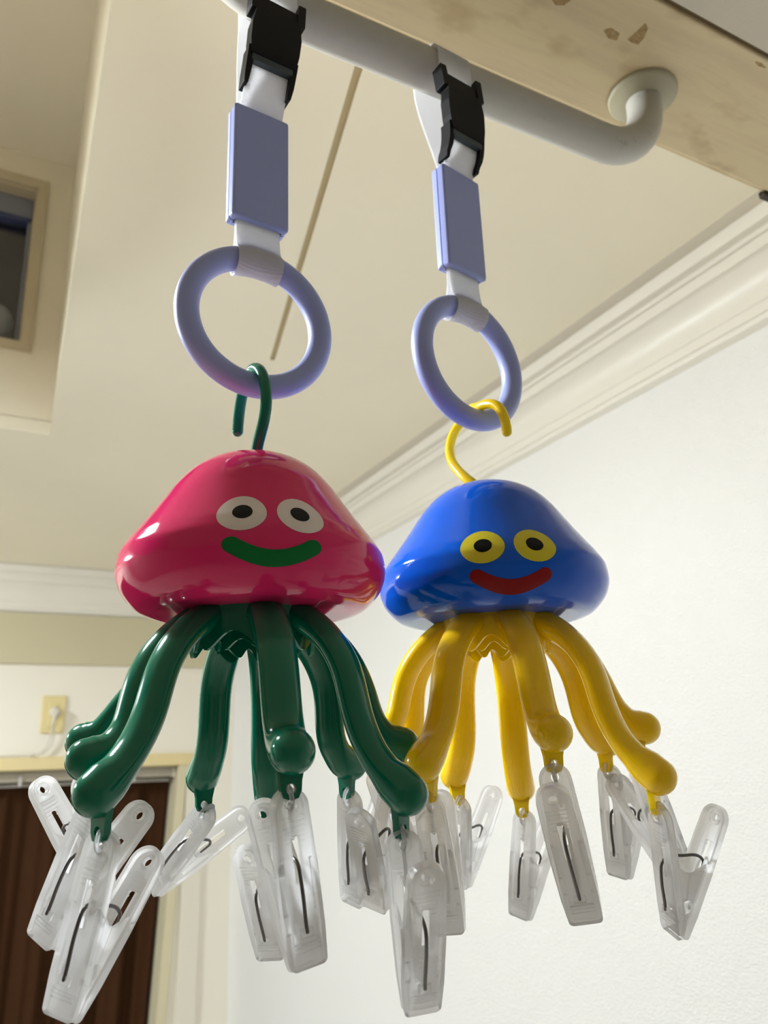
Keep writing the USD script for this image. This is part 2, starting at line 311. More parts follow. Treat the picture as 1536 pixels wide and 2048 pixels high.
struct('wall_beyond_window', cat(bx((wx0-.1, YW+.7, H+.05), (wx1+.6, YW+.75, wz1+.5)), bx((wx0-.1, YW+.06, H+.04), (wx1+.6, YW+.75, H+.06)), bx((wx1+.55, YW+.06, H+.05), (wx1+.6, YW+.7, wz1+.5)),
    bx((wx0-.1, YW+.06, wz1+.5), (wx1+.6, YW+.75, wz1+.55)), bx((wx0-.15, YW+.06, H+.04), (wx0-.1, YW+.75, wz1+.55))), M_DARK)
g = thing('pale_ball', 'pale round object seen through the high window beside its edge', 'ball', (-.008, YW+.11, .915))
part(g, 'ball', trimesh.creation.icosphere(4, .036).apply_translation((-.006, YW+.115, .958)), M_PALE, origin=g.origin)
part(g, 'stand', lathe([(0, -.062), (.03, -.062), (.03, -.058), (.012, -.05), (.010, -.03), (0, -.03)], 32, (-.006, YW+.115, .958)), M_GREYBOX, origin=g.origin)
g = thing('grey_storage_box', 'grey box on the sill behind the high window pane', 'box', (.0, YW+.14, .857))
part(g, 'box_body', rbox((-.09, YW+.15, H+.06), (.018, YW+.24, .925), .004), M_GREYBOX, origin=g.origin)
part(g, 'lid', rbox((-.093, YW+.147, .925), (.021, YW+.243, .935), .003), M_SHADE, origin=g.origin)

# doorway trim, curtain and its rail
def strip(x0, x1, slope, z0, z1, y0, y1):
    return prism(Polygon([(lean(z0, x0, slope), z0), (lean(z0, x1, slope), z0), (lean(z1, x1, slope), z1), (lean(z1, x0, slope), z1)]), y0, y1)
d1 = UsdGeom.Xform.Define(stage, '/World/door_1'); meta(d1.GetPrim(), kind='structure')
part(d1, 'head_trim', rbox((DXL-.05, YB-.016, .012), (.762, YB+.02, .052), .003), M_GOLD)
part(d1, 'jamb', strip(.712, .742, .052, FL, .014, YB-.012, YB+.11), M_FRAME)
part(d1, 'casing', strip(.742, .806, .012, FL, .0525, YB-.010, YB+.02), M_CASING)
part(d1, 'lintel_soffit', bx((DXL, YB+.02, .008), (.722, YB+.11, .02)), M_FRAME)
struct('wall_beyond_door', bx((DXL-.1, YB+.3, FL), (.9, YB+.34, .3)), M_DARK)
cur = thing('curtain', 'dark brown pleated curtain filling the doorway in the far wall', 'curtain', (0, YB+.06, FL))
xs = np.linspace(DXL+.02, .700, 420); zs = np.linspace(FL+.03, -.030, 40)
X, Z = np.meshgrid(xs, zs, indexing='ij')
X2 = X+np.where(X > -.2, 1, 0)*(X+.2)/.9*(.058*(Z+.045))
amp = .009+.010*np.clip(-(Z+.05)/1.2, 0, 1)
Y = YB+.095+amp*(np.sin(X*52+1.2*np.sin(X*9))+.45*np.sin(X*121+.8+.5*Z))
V = np.stack([X2, Y, Z], -1).reshape(-1, 3); ny = len(zs)
idx = np.arange(len(xs)*ny).reshape(len(xs), ny)
F = np.vstack([np.stack([idx[:-1, :-1], idx[1:, :-1], idx[1:, 1:]], -1).reshape(-1, 3), np.stack([idx[:-1, :-1], idx[1:, 1:], idx[:-1, 1:]], -1).reshape(-1, 3)])
V2 = V+[0, .0015, 0]
part(cur, 'cloth', trimesh.Trimesh(np.vstack([V, V2]), np.vstack([F, F[:, ::-1]+len(V)]), process=False), M_CURTAIN, smooth=True, origin=cur.origin)
hem = [( x, YB+.070+.008*math.sin(x*52+1.2*math.sin(x*9)), -.034) for x in np.linspace(DXL+.02, .700, 160)]
hv = np.array([(x, y, z+dz) for (x, y, z) in hem for dz in (-.005, .005)]); n = len(hem)
hf = [t for i in range(n-1) for t in ((2*i, 2*i+2, 2*i+3), (2*i, 2*i+3, 2*i+1))]
part(cur, 'heading_tape', trimesh.Trimesh(np.vstack([hv, hv+[0, .002, 0]]), np.vstack([hf, np.array(hf)[:, ::-1]+len(hv)]), process=False), M_CLEAR, smooth=True, origin=cur.origin, label='clear translucent heading tape')
rail = thing('curtain_rail', 'slim pale rail under the doorway head carrying the brown curtain', 'rail', (0, YB+.05, -.004))
part(rail, 'track', rbox((DXL+.01, YB+.022, -.024), (.70, YB+.044, .008), .003), M_TRACK, origin=rail.origin)
part(rail, 'end_cap', rbox((.700, YB+.020, -.026), (.709, YB+.046, .008), .003), M_CASING, origin=rail.origin)

for x in np.arange(-1.18, .68, .175):
    part(rail, 'hook', rbox((x-.005, YB+.012, -.036), (x+.005, YB+.024, -.004), .002), M_CLEAR, origin=rail.origin)
# outlet, plug and cord on the far wall
ox, oz = .2975, .183
out = thing('wall_outlet', 'ivory outlet plate on the far wall above the curtained doorway', 'outlet', (ox, YB, oz))
part(out, 'plate', rbox((.262, YB-.008, .124), (.335, YB, .243), .003), M_PLATE, origin=out.origin)
part(out, 'socket', rbox((ox-.014, YB-.011, .146), (ox+.014, YB-.006, .220), .002), M_PLATE, origin=out.origin)
pl = thing('power_plug', 'white plug with a thin cord pushed into the ivory outlet', 'plug', (ox, YB-.012, .19))
pm = lathe([(0, 0), (.017, 0), (.0175, .010), (.014, .020), (.009, .026), (0, .027)], 32)
pm.apply_transform(trimesh.transformations.rotation_matrix(math.pi/2, [1, 0, 0])); pm.apply_translation((ox+.004, YB-.010, .190))
part(pl, 'plug_body', pm, M_CORD, origin=pl.origin)
part(pl, 'strain_relief', tube([(ox+.004, YB-.030, .184), (ox+.002, YB-.032, .168), (ox, YB-.028, .152)], [.006, .005, .0035]), M_CORD, origin=pl.origin)
part(pl, 'cord', tube(spline([(ox, YB-.028, .156), (ox-.003, YB-.022, .120), (ox-.012, YB-.018, .085), (ox-.035, YB-.018, .062), (ox-.058, YB-.02, .058)], 40), .0022), M_CORD, origin=pl.origin)
part(pl, 'cord', tube(spline([(ox+.001, YB-.028, .156), (ox+.006, YB-.020, .120), (ox+.002, YB-.018, .090), (ox-.015, YB-.018, .070), (ox-.03, YB-.02, .064)], 40), .0022), M_CORD, origin=pl.origin)
part(pl, 'cord', tube(spline([(ox-.055, YB-.018, .058), (ox-.10, YB-.014, .0575), (ox-.2, YB-.012, .0565), (ox-.4, YB-.012, .058), (ox-.9, YB-.012, .057)], 60), .0028), M_CORD, origin=pl.origin)
part(pl, 'knot', trimesh.creation.icosphere(2, .006).apply_scale((1.8, 1, .8)).apply_translation((ox-.055, YB-.02, .058)), M_CORD, origin=pl.origin)

# the pendant lamp: the room's light, hanging from the top of the well just left of the frame
lx, ly, lz = LAMP_POS
lamp = thing('pendant_lamp', 'white pendant lamp hanging left of the picture under the light well', 'lamp', (lx, ly, HW))
part(lamp, 'globe', lathe([(.0, -.050), (.02, -.048), (.036, -.040), (.046, -.026), (.050, -.010), (.050, .0), (.044, .020), (0, .020)], 64, (lx, ly, lz)), M_LAMP, 40, origin=lamp.origin)
part(lamp, 'shade', lathe([(0, .0215), (.085, .0165), (.108, .007), (.118, -.002), (.1185, -.0015), (.1085, .0085), (.0855, .0175), (0, .0225)], 72, (lx, ly, lz)), M_SHADEGLOW, True, origin=lamp.origin)
part(lamp, 'cap', lathe([(0, .0222), (.03, .0212), (.024, .05), (.014, .09), (0, .09)], 48, (lx, ly, lz)), M_LAMPTOP, origin=lamp.origin)
part(lamp, 'flex', tube([(lx, ly, lz+.085), (lx, ly, (lz+HW)/2), (lx, ly, HW)], .003), M_LAMPTOP, origin=lamp.origin)
part(lamp, 'ceiling_rose', lathe([(0, -.03), (.03, -.028), (.045, -.01), (.045, 0), (0, 0)], 40, (lx, ly, HW)), M_LAMPTOP, origin=lamp.origin)
rx, ry, rz = ROOM_LAMP_POS
rl = thing('ceiling_lamp', 'shallow round ceiling lamp left of the picture near the far wall', 'lamp', (rx, ry, rz))
part(rl, 'diffuser', lathe([(0, -.075), (.06, -.071), (.12, -.057), (.165, -.035), (.18, -.015), (0, -.015)], 64, (rx, ry, rz)), M_LAMP2, origin=rl.origin)
part(rl, 'base', lathe([(0, -.0148), (.19, -.0148), (.19, 0), (0, 0)], 64, (rx, ry, rz)), M_LAMPTOP, origin=rl.origin)

# ------------------------------------------------------------------ the grey bar under the beam
YC, ZC, RP = .3300, .4105, .0128
XA, XB, RB = .070, .4125, .052
path = [(XA, YC, ZB-.002), (XA, YC, ZC+RB)]+[(XA+RB-RB*math.cos(a), YC, ZC+RB-RB*math.sin(a)) for a in np.linspace(.15, math.pi/2, 10)]
path += [(x, YC, ZC) for x in np.linspace(XA+RB+.01, XB-RB-.01, 12)]
path += [(XB-RB+RB*math.sin(a), YC, ZC+RB-RB*math.cos(a)) for a in np.linspace(0, math.pi/2-.15, 10)]+[(XB, YC, ZC+RB), (XB, YC, ZB-.002)]
bar = thing('grab_bar', 'thick grey grab bar with bent ends fixed under the pale beam', 'bar', (.24, YC, ZB))
part(bar, 'tube', tube(path, RP, 40, cap=False), M_PIPE, smooth=True, origin=bar.origin)
for x in (XA, XB):
    part(bar, 'flange', lathe([(RP-.001, -.0075), (RP+.003, -.0068), (RP+.006, -.0058), (.0235, -.0040), (.0252, -.0028), (.0256, -.0008), (.0254, 0), (RP-.001, 0)], 64, (x, YC, ZB)), M_FLANGE, smooth=50, origin=bar.origin, label='dull beige round flange')

# ------------------------------------------------------------------ hand straps
def ribbon(P, w, t, xc, taper=None):
    """a flat band: P is its line in the yz plane; w runs along x"""
    P = np.asarray(P, float); T = np.gradient(P, axis=0); T /= np.linalg.norm(T, axis=1)[:, None]
    N = np.stack([T[:, 1], -T[:, 0]], 1); V = []; n = len(P)
    for i in range(n):
        for s, o in ((-1, 1), (1, 1), (1, -1), (-1, -1)):
            y, z = P[i]+N[i]*o*t/2; V.append((xc+s*(w if taper is None else taper[i])/2, y, z))
    F = []
    for i in range(n-1):
        for j in range(4):
            a, b, c, d = 4*i+j, 4*i+(j+1) % 4, 4*i+4+(j+1) % 4, 4*i+4+j; F += [(a, b, c), (a, c, d)]
    F += [(0, 2, 1), (0, 3, 2), (4*n-4, 4*n-3, 4*n-2), (4*n-4, 4*n-2, 4*n-1)]
    m = trimesh.Trimesh(V, F, process=False); m.fix_normals(); return m

def hand_strap(label, xt, xb, yaw_t, yaw_b, yaw_r, dz, dzr):
    """xt: x at the bar; xb: x at box and ring; yaw of buckle, box and ring; dz lifts the box and ring"""
    t = thing('hand_strap', label, 'strap', (xt, YC, ZC), group='hand straps looped over the grab bar')
    O = t.origin
    zt, zb2 = .3285+dz, .2595+dz                     # box top and bottom
    def tw(m, z):                                    # shift and twist towards the lower end
        v = m.vertices; k = np.clip((.398-v[:, 2])/(.398-zt), 0, 1); x0 = xt+(xb-xt)*k
        a = np.radians(yaw_t+(yaw_b-yaw_t)*k); c, s = np.cos(a), np.sin(a); k2 = k
        dx, dy = v[:, 0], v[:, 1]-YC
        m.vertices = np.stack([x0+dx*c-dy*s, YC+dx*s+dy*c, v[:, 2]], 1); return m
    r = RP+.0009; W = .0236
    front = [(YC-.0022, zt-.004), (YC-.0045, zt+.006), (YC-.0085, .3465), (YC-.0118, .360), (YC-r-.0004, .385), (YC-r, ZC)]
    front = PchipInterpolator([p[1] for p in front], [p[0] for p in front])
    zf = np.linspace(zt-.004, ZC, 36)
    loop = [(float(front(z)), z) for z in zf]+[(YC-r*math.cos(a), ZC+r*math.sin(a)) for a in np.linspace(.1, math.pi-.1, 26)]
    back = PchipInterpolator([zt-.004, zt+.004, .402, ZC], [YC+.0020, YC+.0030, YC+r-.0003, YC+r])
    loop += [(float(back(z)), z) for z in zf[::-1]]
    part(t, 'webbing_loop', tw(ribbon(loop, W, .0013, 0), 0), M_WEB, smooth=40, origin=O, label='white woven webbing wrapped over the grey bar')
    # side-release buckle on the near strand
    def onstrand(poly, th, off=0.):
        m = prism(poly, -th/2, th/2); v = trimesh.remesh.subdivide_to_size(m.vertices, m.faces, .004); m = trimesh.Trimesh(*v, process=True)
        z = m.vertices[:, 2]; m.vertices[:, 1] += np.array([float(front(np.clip(q, zt, ZC))) for q in z])+off
        return tw(m, 0)
    hw = .0132
    socket = Polygon([(-hw+.0008, .3825), (hw-.0008, .3825), (hw-.0008, .379), (hw+.0004, .372), (hw+.0002, .362), (hw-.0008, .3545), (-hw+.0008, .3545), (-hw-.0002, .362), (-hw-.0004, .372), (-hw+.0008, .379)]).buffer(.0004)
    bar_top = Polygon([(-hw+.002, .3835), (hw-.002, .3835), (hw-.002, .3900), (-hw+.002, .3912)])
    ears = unary_union([sbox(s*hw-.0016, .3818, s*hw+.0016, .3955).buffer(.0006) for s in (-1, 1)])
    legs = unary_union([Polygon([(s*(hw-.0026), .358), (s*(hw+.0006), .358), (s*(hw+.0004), .345), (s*(hw-.0002), .3392), (s*(hw-.0018), .3392), (s*(hw-.0022), .346)]).buffer(.0003) for s in (-1, 1)])
    b = UsdGeom.Xform.Define(stage, numbered(t.GetPath().pathString+'/buckle')); meta(b.GetPrim(), 'black plastic side-release buckle')
    part(b, 'socket', onstrand(socket, .0074, -.0012), M_BLACK, 30, origin=O)
    part(b, 'cross_bar', onstrand(bar_top, .0056, -.001), M_BLACK, 30, origin=O)
    part(b, 'ear', onstrand(ears.geoms[0], .0082, -.0005), M_BLACK, 30, origin=O); part(b, 'ear', onstrand(ears.geoms[1], .0082, -.0005), M_BLACK, 30, origin=O)
    part(b, 'leg', onstrand(legs.geoms[0], .0078, 0), M_BLACK, 30, origin=O); part(b, 'leg', onstrand(legs.geoms[1], .0078, 0), M_BLACK, 30, origin=O)
    part(b, 'ladder_bar', onstrand(sbox(-hw+.002, .3512, hw-.002, .3556).buffer(.0003), .0064, -.0010), M_BLACK2, 30, origin=O, label='worn grey-black lower bar')
    # the lavender cover box: two shells with a fine joint, slotted at both ends
    def shell(y0, y1, rr):
        pts = [(sx*(.0157-.0030), z) for sx in (-1, 1) for z in (zb2+.0030, zt-.0030)]
        H_ = []
        for (px, pz) in pts:
            for (yy, r1) in ((y0, .0030-rr*.0012), (y1, .0030)):
                c = m3.Manifold.cylinder(.0004, r1, r1, 24).rotate([90, 0, 0]).translate([px, yy+(.0004 if yy == y0 else 0), pz]); H_.append(c)
            H_.append(m3.Manifold.sphere(.0016, 14).translate([px*1.09, y0+.0016, pz+(.0013 if pz > (zb2+zt)/2 else -.0013)]))
        return m3.Manifold.batch_hull(H_)
    slot = mbox((-.0128, -.0019, zb2-.01), (.0128, .0019, zb2+.006))
    f1 = shell(-.0052, -.0004, 1)-slot
    f2 = (shell(-.0052, -.0004, 1).scale([1, -1, 1]))-slot
    c = (xb, YC, 0)
    for mm in (f1, f2):
        part(t, 'cover_shell', turn(tm(mm).apply_translation(c), yaw_b, c), M_LAV, 30, origin=O)
    part(t, 'cover_rib', turn(tm(rbox((-.0146, -.0026, zb2+.001), (.0146, .0026, zt-.001), .0006)-slot).apply_translation(c), yaw_b, c), M_LAV, 30, origin=O)
    # ring and the short webbing loop that carries it
    zr, Rr, rr = .206+dzr, .0342, .0059
    ring = torus(Rr, rr, (0, 0, 0), 'y', 120, 28); ring.vertices[:, 1] *= 1.02
    part(t, 'ring', turn(ring.apply_translation((xb, YC, zr)), yaw_r, (xb, YC, zr)), M_LAV, True, origin=O)
    zc = zr+Rr-.0012; ra = rr+.0011
    lo = [(-.0012, zb2+.004), (-.0008, zb2-.003), (-.0022, zc+.0082), (-ra+.0003, zc+.0025)]
    fr = PchipInterpolator([p[1] for p in lo][::-1], [p[0] for p in lo][::-1]); zz = np.linspace(lo[0][1], zc+.0025, 16)
    P = [(float(fr(z)), z) for z in zz]+[(-ra*math.cos(a), zc-ra*math.sin(a)) for a in np.linspace(0, math.pi, 24)]+[(-float(fr(z)), z) for z in zz[::-1]]
    P = np.array(P); wz = np.interp(P[:, 1], [zc-.008, zc+.001, zb2], [.0226, .0230, .0234])
    m = ribbon([(y+YC, z) for y, z in P], W, .0012, 0, wz)
    # follow the ring's curve and its turn
    v = trimesh.remesh.subdivide_to_size(m.vertices, m.faces, .0035); m = trimesh.Trimesh(*v, process=True)
    k = np.clip((zb2-m.vertices[:, 2])/(zb2-zc-.004), 0, 1)
    m.vertices[:, 2] -= k*(Rr-np.sqrt(np.maximum(Rr**2-m.vertices[:, 0]**2, 1e-6)))*.9
    a = np.radians(yaw_b+(yaw_r-yaw_b)*k); dx, dy = m.vertices[:, 0].copy(), m.vertices[:, 1]-YC
    m.vertices = np.stack([xb+dx*np.cos(a)-dy*np.sin(a), YC+dx*np.sin(a)+dy*np.cos(a), m.vertices[:, 2]], 1)
    part(t, 'ring_webbing', m, M_WEB, 40, origin=O, label='short white webbing loop holding the ring')
    return t
hand_strap('hand strap hanging nearer the camera, its lavender ring holding the green hook', .1150, .1110, 3, 5, 2, 0, 0)
hand_strap('hand strap farther along the bar, its lavender ring holding the yellow hook', .2300, .2350, 4, 12, 10, .0068, .0045)

# ------------------------------------------------------------------ the two jellyfish hangers
PR = np.array([(0, 0), (11, -.7), (20, -3.6), (28.2, -9), (35, -16.5), (40.8, -25), (46, -32.5), (50.7, -39), (54.6, -44.5), (57.4, -50), (58, -56), (56.4, -62), (52.5, -67.5), (48, -71), (41, -72.5), (0, -72.5)], float)/1000
tt = np.r_[0, np.cumsum(np.hypot(*np.diff(PR, axis=0).T))]
PRR, PRZ = PchipInterpolator(tt, PR[:, 0]), PchipInterpolator(tt, PR[:, 1])
TS = np.linspace(0, tt[-1], 220); prof = np.stack([PRR(TS), PRZ(TS)], 1)
top_n = np.argmin(np.abs(PRZ(TS)+.071))
def r_of_z(z):                                       # outer radius at depth z below the top
    return np.interp(-np.asarray(z), -PRZ(TS[:top_n]), PRR(TS[:top_n]))
def decal(poly, az0, c, apex, off=.00012):
    """a printed patch: poly lies in (arc mm / 50 mm radius, depth mm) and is laid on the body's surface"""
    g = poly.simplify(.00005); m = trimesh.creation.extrude_polygon(g, .001, engine='earcut')
    keep = np.abs(m.vertices[:, 2]).max() >= 0
    sel = (m.vertices[m.faces][:, :, 2] < 1e-9).all(1); v, f = m.vertices, m.faces[sel]
    v, f = trimesh.remesh.subdivide_to_size(v, f, .0012)
    az = np.radians(az0)+v[:, 0]/.050; z = v[:, 1]
    dz = 1e-4; r = r_of_z(z); dr = (r_of_z(z+dz)-r_of_z(z-dz))/(2*dz)
    nr, nz = 1/np.sqrt(1+dr**2), -dr/np.sqrt(1+dr**2)
    def put(o): return np.stack([c[0]+(r+nr*o)*np.sin(az), c[1]-(r+nr*o)*np.cos(az), apex+z+nz*o], 1)
    k = len(v); A, B = put(off), put(-.0004)
    m = trimesh.Trimesh(np.vstack([A, B]), np.vstack([f, f[:, ::-1]+k]), process=False)
    nn = np.cross(A[f[:, 1]]-A[f[:, 0]], A[f[:, 2]]-A[f[:, 0]]).sum(0)
    if nn@np.array([math.sin(math.radians(az0)), -math.cos(math.radians(az0)), 0]) < 0: m.invert()
    return m
def ellipse(u, z, a, b, rot=0):
    from shapely import affinity
    return affinity.rotate(affinity.scale(Point(u, z).buffer(1, quad_segs=20), a, b), rot)
def tentacle(c, az, R, zt, apex):
    zb = apex-.0725; a = math.radians(az)
    A, B = np.array([.0470, zb-.0265]), np.array([R-.0115, zt+.0115])
    pts = np.array([(.010, zb+.003), (.0210, zb-.0015), (.0300, zb-.0065), (.0398, zb-.0150), A, A+(B-A)*[.36, .5], B, (R-.0045, zt+.0040), (R, zt)]) if zt-zb < -.0635 else np.array([(.010, zb+.003), (.0210, zb-.0015), (.0300, zb-.0065), (.0398, zb-.0150), A, A+(B-A)*[.40, .52], (R-.0128, zt+.0098), (R-.0070, zt+.0030), (R, zt)])
    Q = spline(pts, 72); n = len(Q)
    s_ = np.linspace(0, 1, n); wt = np.interp(s_, [0, .2, .85, 1], [.0076, .0078, .0074, .0078]); wr = np.interp(s_, [0, .12, .35, .80, .88, .94, 1], [.0066, .0064, .0055, .0055, .0060, .0077, .0078])
    T = np.gradient(Q, axis=0); T /= np.linalg.norm(T, axis=1)[:, None]
    cap = [(Q[-1]+T[-1]*.0078*math.sin(x), max(math.cos(x), .03)) for x in np.linspace(0, math.pi/2, 9)[1:]]
    Q = np.vstack([Q, [k[0] for k in cap]]); T = np.vstack([T, np.repeat(T[-1:], len(cap), 0)])
    wt = np.r_[wt, [.0078*k[1] for k in cap]]; wr = np.r_[wr, [.0078*k[1] for k in cap]]
    ra, ta = np.array([math.sin(a), -math.cos(a), 0]), np.array([math.cos(a), math.sin(a), 0])
    sec = 28; an = np.linspace(0, 2*math.pi, sec, endpoint=False); V = []
    for q, t, u, w_ in zip(Q, T, wt, wr):
        N = ra*(-t[1])+np.array([0, 0, 1.])*t[0]
        p = np.array([c[0], c[1], 0])+ra*q[0]+np.array([0, 0, q[1]])
        V.append(p+np.outer(np.cos(an)*u, ta)+np.outer(np.sin(an)*w_, N))
    n = len(V); F = []
    for i in range(n-1):
        for j in range(sec):
            k = (j+1) % sec; a0, a1, b0, b1 = i*sec+j, i*sec+k, (i+1)*sec+j, (i+1)*sec+k; F += [(a0, a1, b1), (a0, b1, b0)]
    V = np.vstack(V+[V[0].mean(0)[None], V[-1].mean(0)[None]]); m = len(V)
    for j in range(sec):
        k = (j+1) % sec; F += [(m-2, k, j), (m-1, (n-1)*sec+j, (n-1)*sec+k)]
    t = trimesh.Trimesh(V, F, process=False)
    if t.volume < 0: t.invert()
    return t
TIPS = {
 'pink': [('A', -64, 0.0725, -0.0071), ('B', -82, 0.0660, 0.0043), ('C', -122, 0.0710, 0.0122), ('D', -178, 0.0640, -0.0043), ('E', -7, 0.0680, 0.0042), ('F', 153, 0.0660, -0.0136), ('G', 115, 0.0640, -0.0006), ('H', 32, 0.0725, -0.0116), ('I', 83, 0.0670, 0.0066)],
 'blue': [('A', -65, 0.0705, -0.0017), ('B', -126, 0.0660, 0.0095), ('C', -148, 0.0660, -0.0080), ('D', 170, 0.0660, -0.0087), ('E', -19, 0.0680, 0.0085), ('F', 138, 0.0660, -0.0165), ('G', 90, 0.0660, 0.0060), ('H', 26, 0.0725, -0.0104), ('I', 61, 0.0680, 0.0110)]}
TABS = {}
def jellyfish(key, label, c, apex, face_az, face_z, mb, ml, me, mm_, hook):
    t = thing('jellyfish_hanger', label, 'hanger', (*c, apex), group='smiling jellyfish clothes hangers'); O = t.origin
    b = part(t, 'body', lathe(prof[::-1], 144, (*c, apex)), mb, smooth=True, origin=O, label='glossy %s dome' % key)
    bp = b.GetPath().pathString; k = .050*math.pi/180
    for s in (-1, 1):
        part(bp, 'eye', decal(ellipse(s*12.3*k, face_z, 10.2*k, .0084), face_az, c, apex), me, smooth=True, origin=O, label='%s oval eye' % ('white' if key == 'pink' else 'yellow'))
        part(bp, 'pupil', decal(ellipse(s*12.3*k-s*.3*k, face_z+.0002, 4.15*k, .0034), face_az, c, apex, .00024), M_PUPIL, smooth=True, origin=O, label='small black pupil')
    arc = LineString([(u*k, face_z-.0187+.0049*(u/15.5)**2) for u in np.linspace(-15.5, 15.5, 24)]).buffer(.00305, quad_segs=10)
    part(bp, 'mouth', decal(arc, face_az, c, apex), mm_, smooth=True, origin=O, label='%s smiling mouth' % ('green' if key == 'pink' else 'red'))
    part(t, 'hook', tube(spline(hook, 80), .0027, 18), ml, smooth=True, origin=O)
    zb = apex-.0725
    azs = np.sort(np.radians([x[1] % 360 for x in TIPS[key]]))
    th = np.linspace(0, 2*math.pi, 361)[:-1]
    nx = np.searchsorted(azs, th) % len(azs); lo_, hi_ = azs[nx-1], azs[nx]
    u = ((th-lo_) % (2*math.pi))/((hi_-lo_) % (2*math.pi)); arch = np.sin(math.pi*u)**2
    def skirt(r0, r1, top, low, lift):
        b0 = low+lift*arch; V = []
        for r, z in ((r1, np.full(360, top)), (r1, b0), (r0, b0), (r0, np.full(360, top))):
            V.append(np.stack([c[0]+r*np.sin(th), c[1]-r*np.cos(th), zb+z], 1))
        V = np.vstack(V); F = []
        for q in range(4):
            for i in range(360):
                a0, a1 = q*360+i, q*360+(i+1) % 360; b0_, b1_ = ((q+1) % 4)*360+i, ((q+1) % 4)*360+(i+1) % 360; F += [(a0, a1, b1_), (a0, b1_, b0_)]
        m = trimesh.Trimesh(V, F, process=False)
        if m.volume < 0: m.invert()
        return m
    part(t, 'hub', cat(skirt(.0250, .0266, .001, -.0175, .0070), lathe([(0, .001), (.026, .001), (.026, -.002), (0, -.002)], 64, (*c, zb))), ml, 40, origin=O, label='scalloped hub that carries the tentacles')
    part(t, 'inner_ring', skirt(.0150, .0163, .0, -.0165, .0040), ml, 40, origin=O)
    for (n, az, R, zt) in TIPS[key]:
        a = math.radians(az); ra, ta = np.array([math.sin(a), -math.cos(a), 0]), np.array([math.cos(a), math.sin(a), 0])
        q = part(t, 'tentacle', tentacle(c, az, R, zt, apex), ml, smooth=True, origin=O)
        h = np.array([c[0], c[1], 0])+ra*(R-.003); h[2] = zt-.0120
        tabp = Polygon([(-.0045, .0070), (.0045, .0070), (.0036, .0030), (.0034, -.0005), (.0024, -.0027), (0, -.0034), (-.0024, -.0027), (-.0034, -.0005), (-.0036, .0030)]).buffer(.0002).difference(Point(0, 0).buffer(.0017))
        m = prism(tabp, -.0014, .0014)               # in the xz plane, thin along y: turn so that it is thin along the radius
        v = m.vertices; m.vertices = h+np.outer(v[:, 0], ta)+np.outer(v[:, 1], ra)+np.outer(v[:, 2], [0, 0, 1.])
        m.fix_normals()
        part(q, 'loop_tab', m, ml, 40, origin=O)
        TABS[key, n] = h+np.array([0, 0, -.0040])
    return t
PC, BC = (.1115, .3300), (.2395, .3300); PA, BA = .1350, .1385
jellyfish('pink', 'pink jellyfish hanger with green smile, green hook and green tentacles', PC, PA, -11.5, -.0426, M_PINK, M_GREEN, M_EYEW, M_MOUTHG,
    [(.1120, .3300, .1335), (.1118, .3270, .1410), (.1122, .3205, .1500), (.1122, .3175, .1590), (.1115, .3185, .1690), (.1108, .3235, .1770), (.1100, .3300, .1803), (.1095, .3370, .1790), (.1092, .3435, .1730), (.1090, .3475, .1640), (.1089, .3488, .1555)])
jellyfish('blue', 'blue jellyfish hanger with red smile, yellow hook and yellow tentacles', BC, BA, -27.0, -.0476, M_BLUE, M_YELLOW, M_EYEY, M_MOUTHR,
    [(.2370, .3310, .1370), (.2340, .3360, .1425), (.2325, .3450, .1520), (.2345, .3540, .1650), (.2375, .3550, .1760), (.2410, .3480, .1850), (.2412, .3400, .1876), (.2395, .3320, .1850), (.2390, .3240, .1832), (.2400, .3150, .1790), (.2412, .3105, .1700), (.2415, .3098, .1620)])

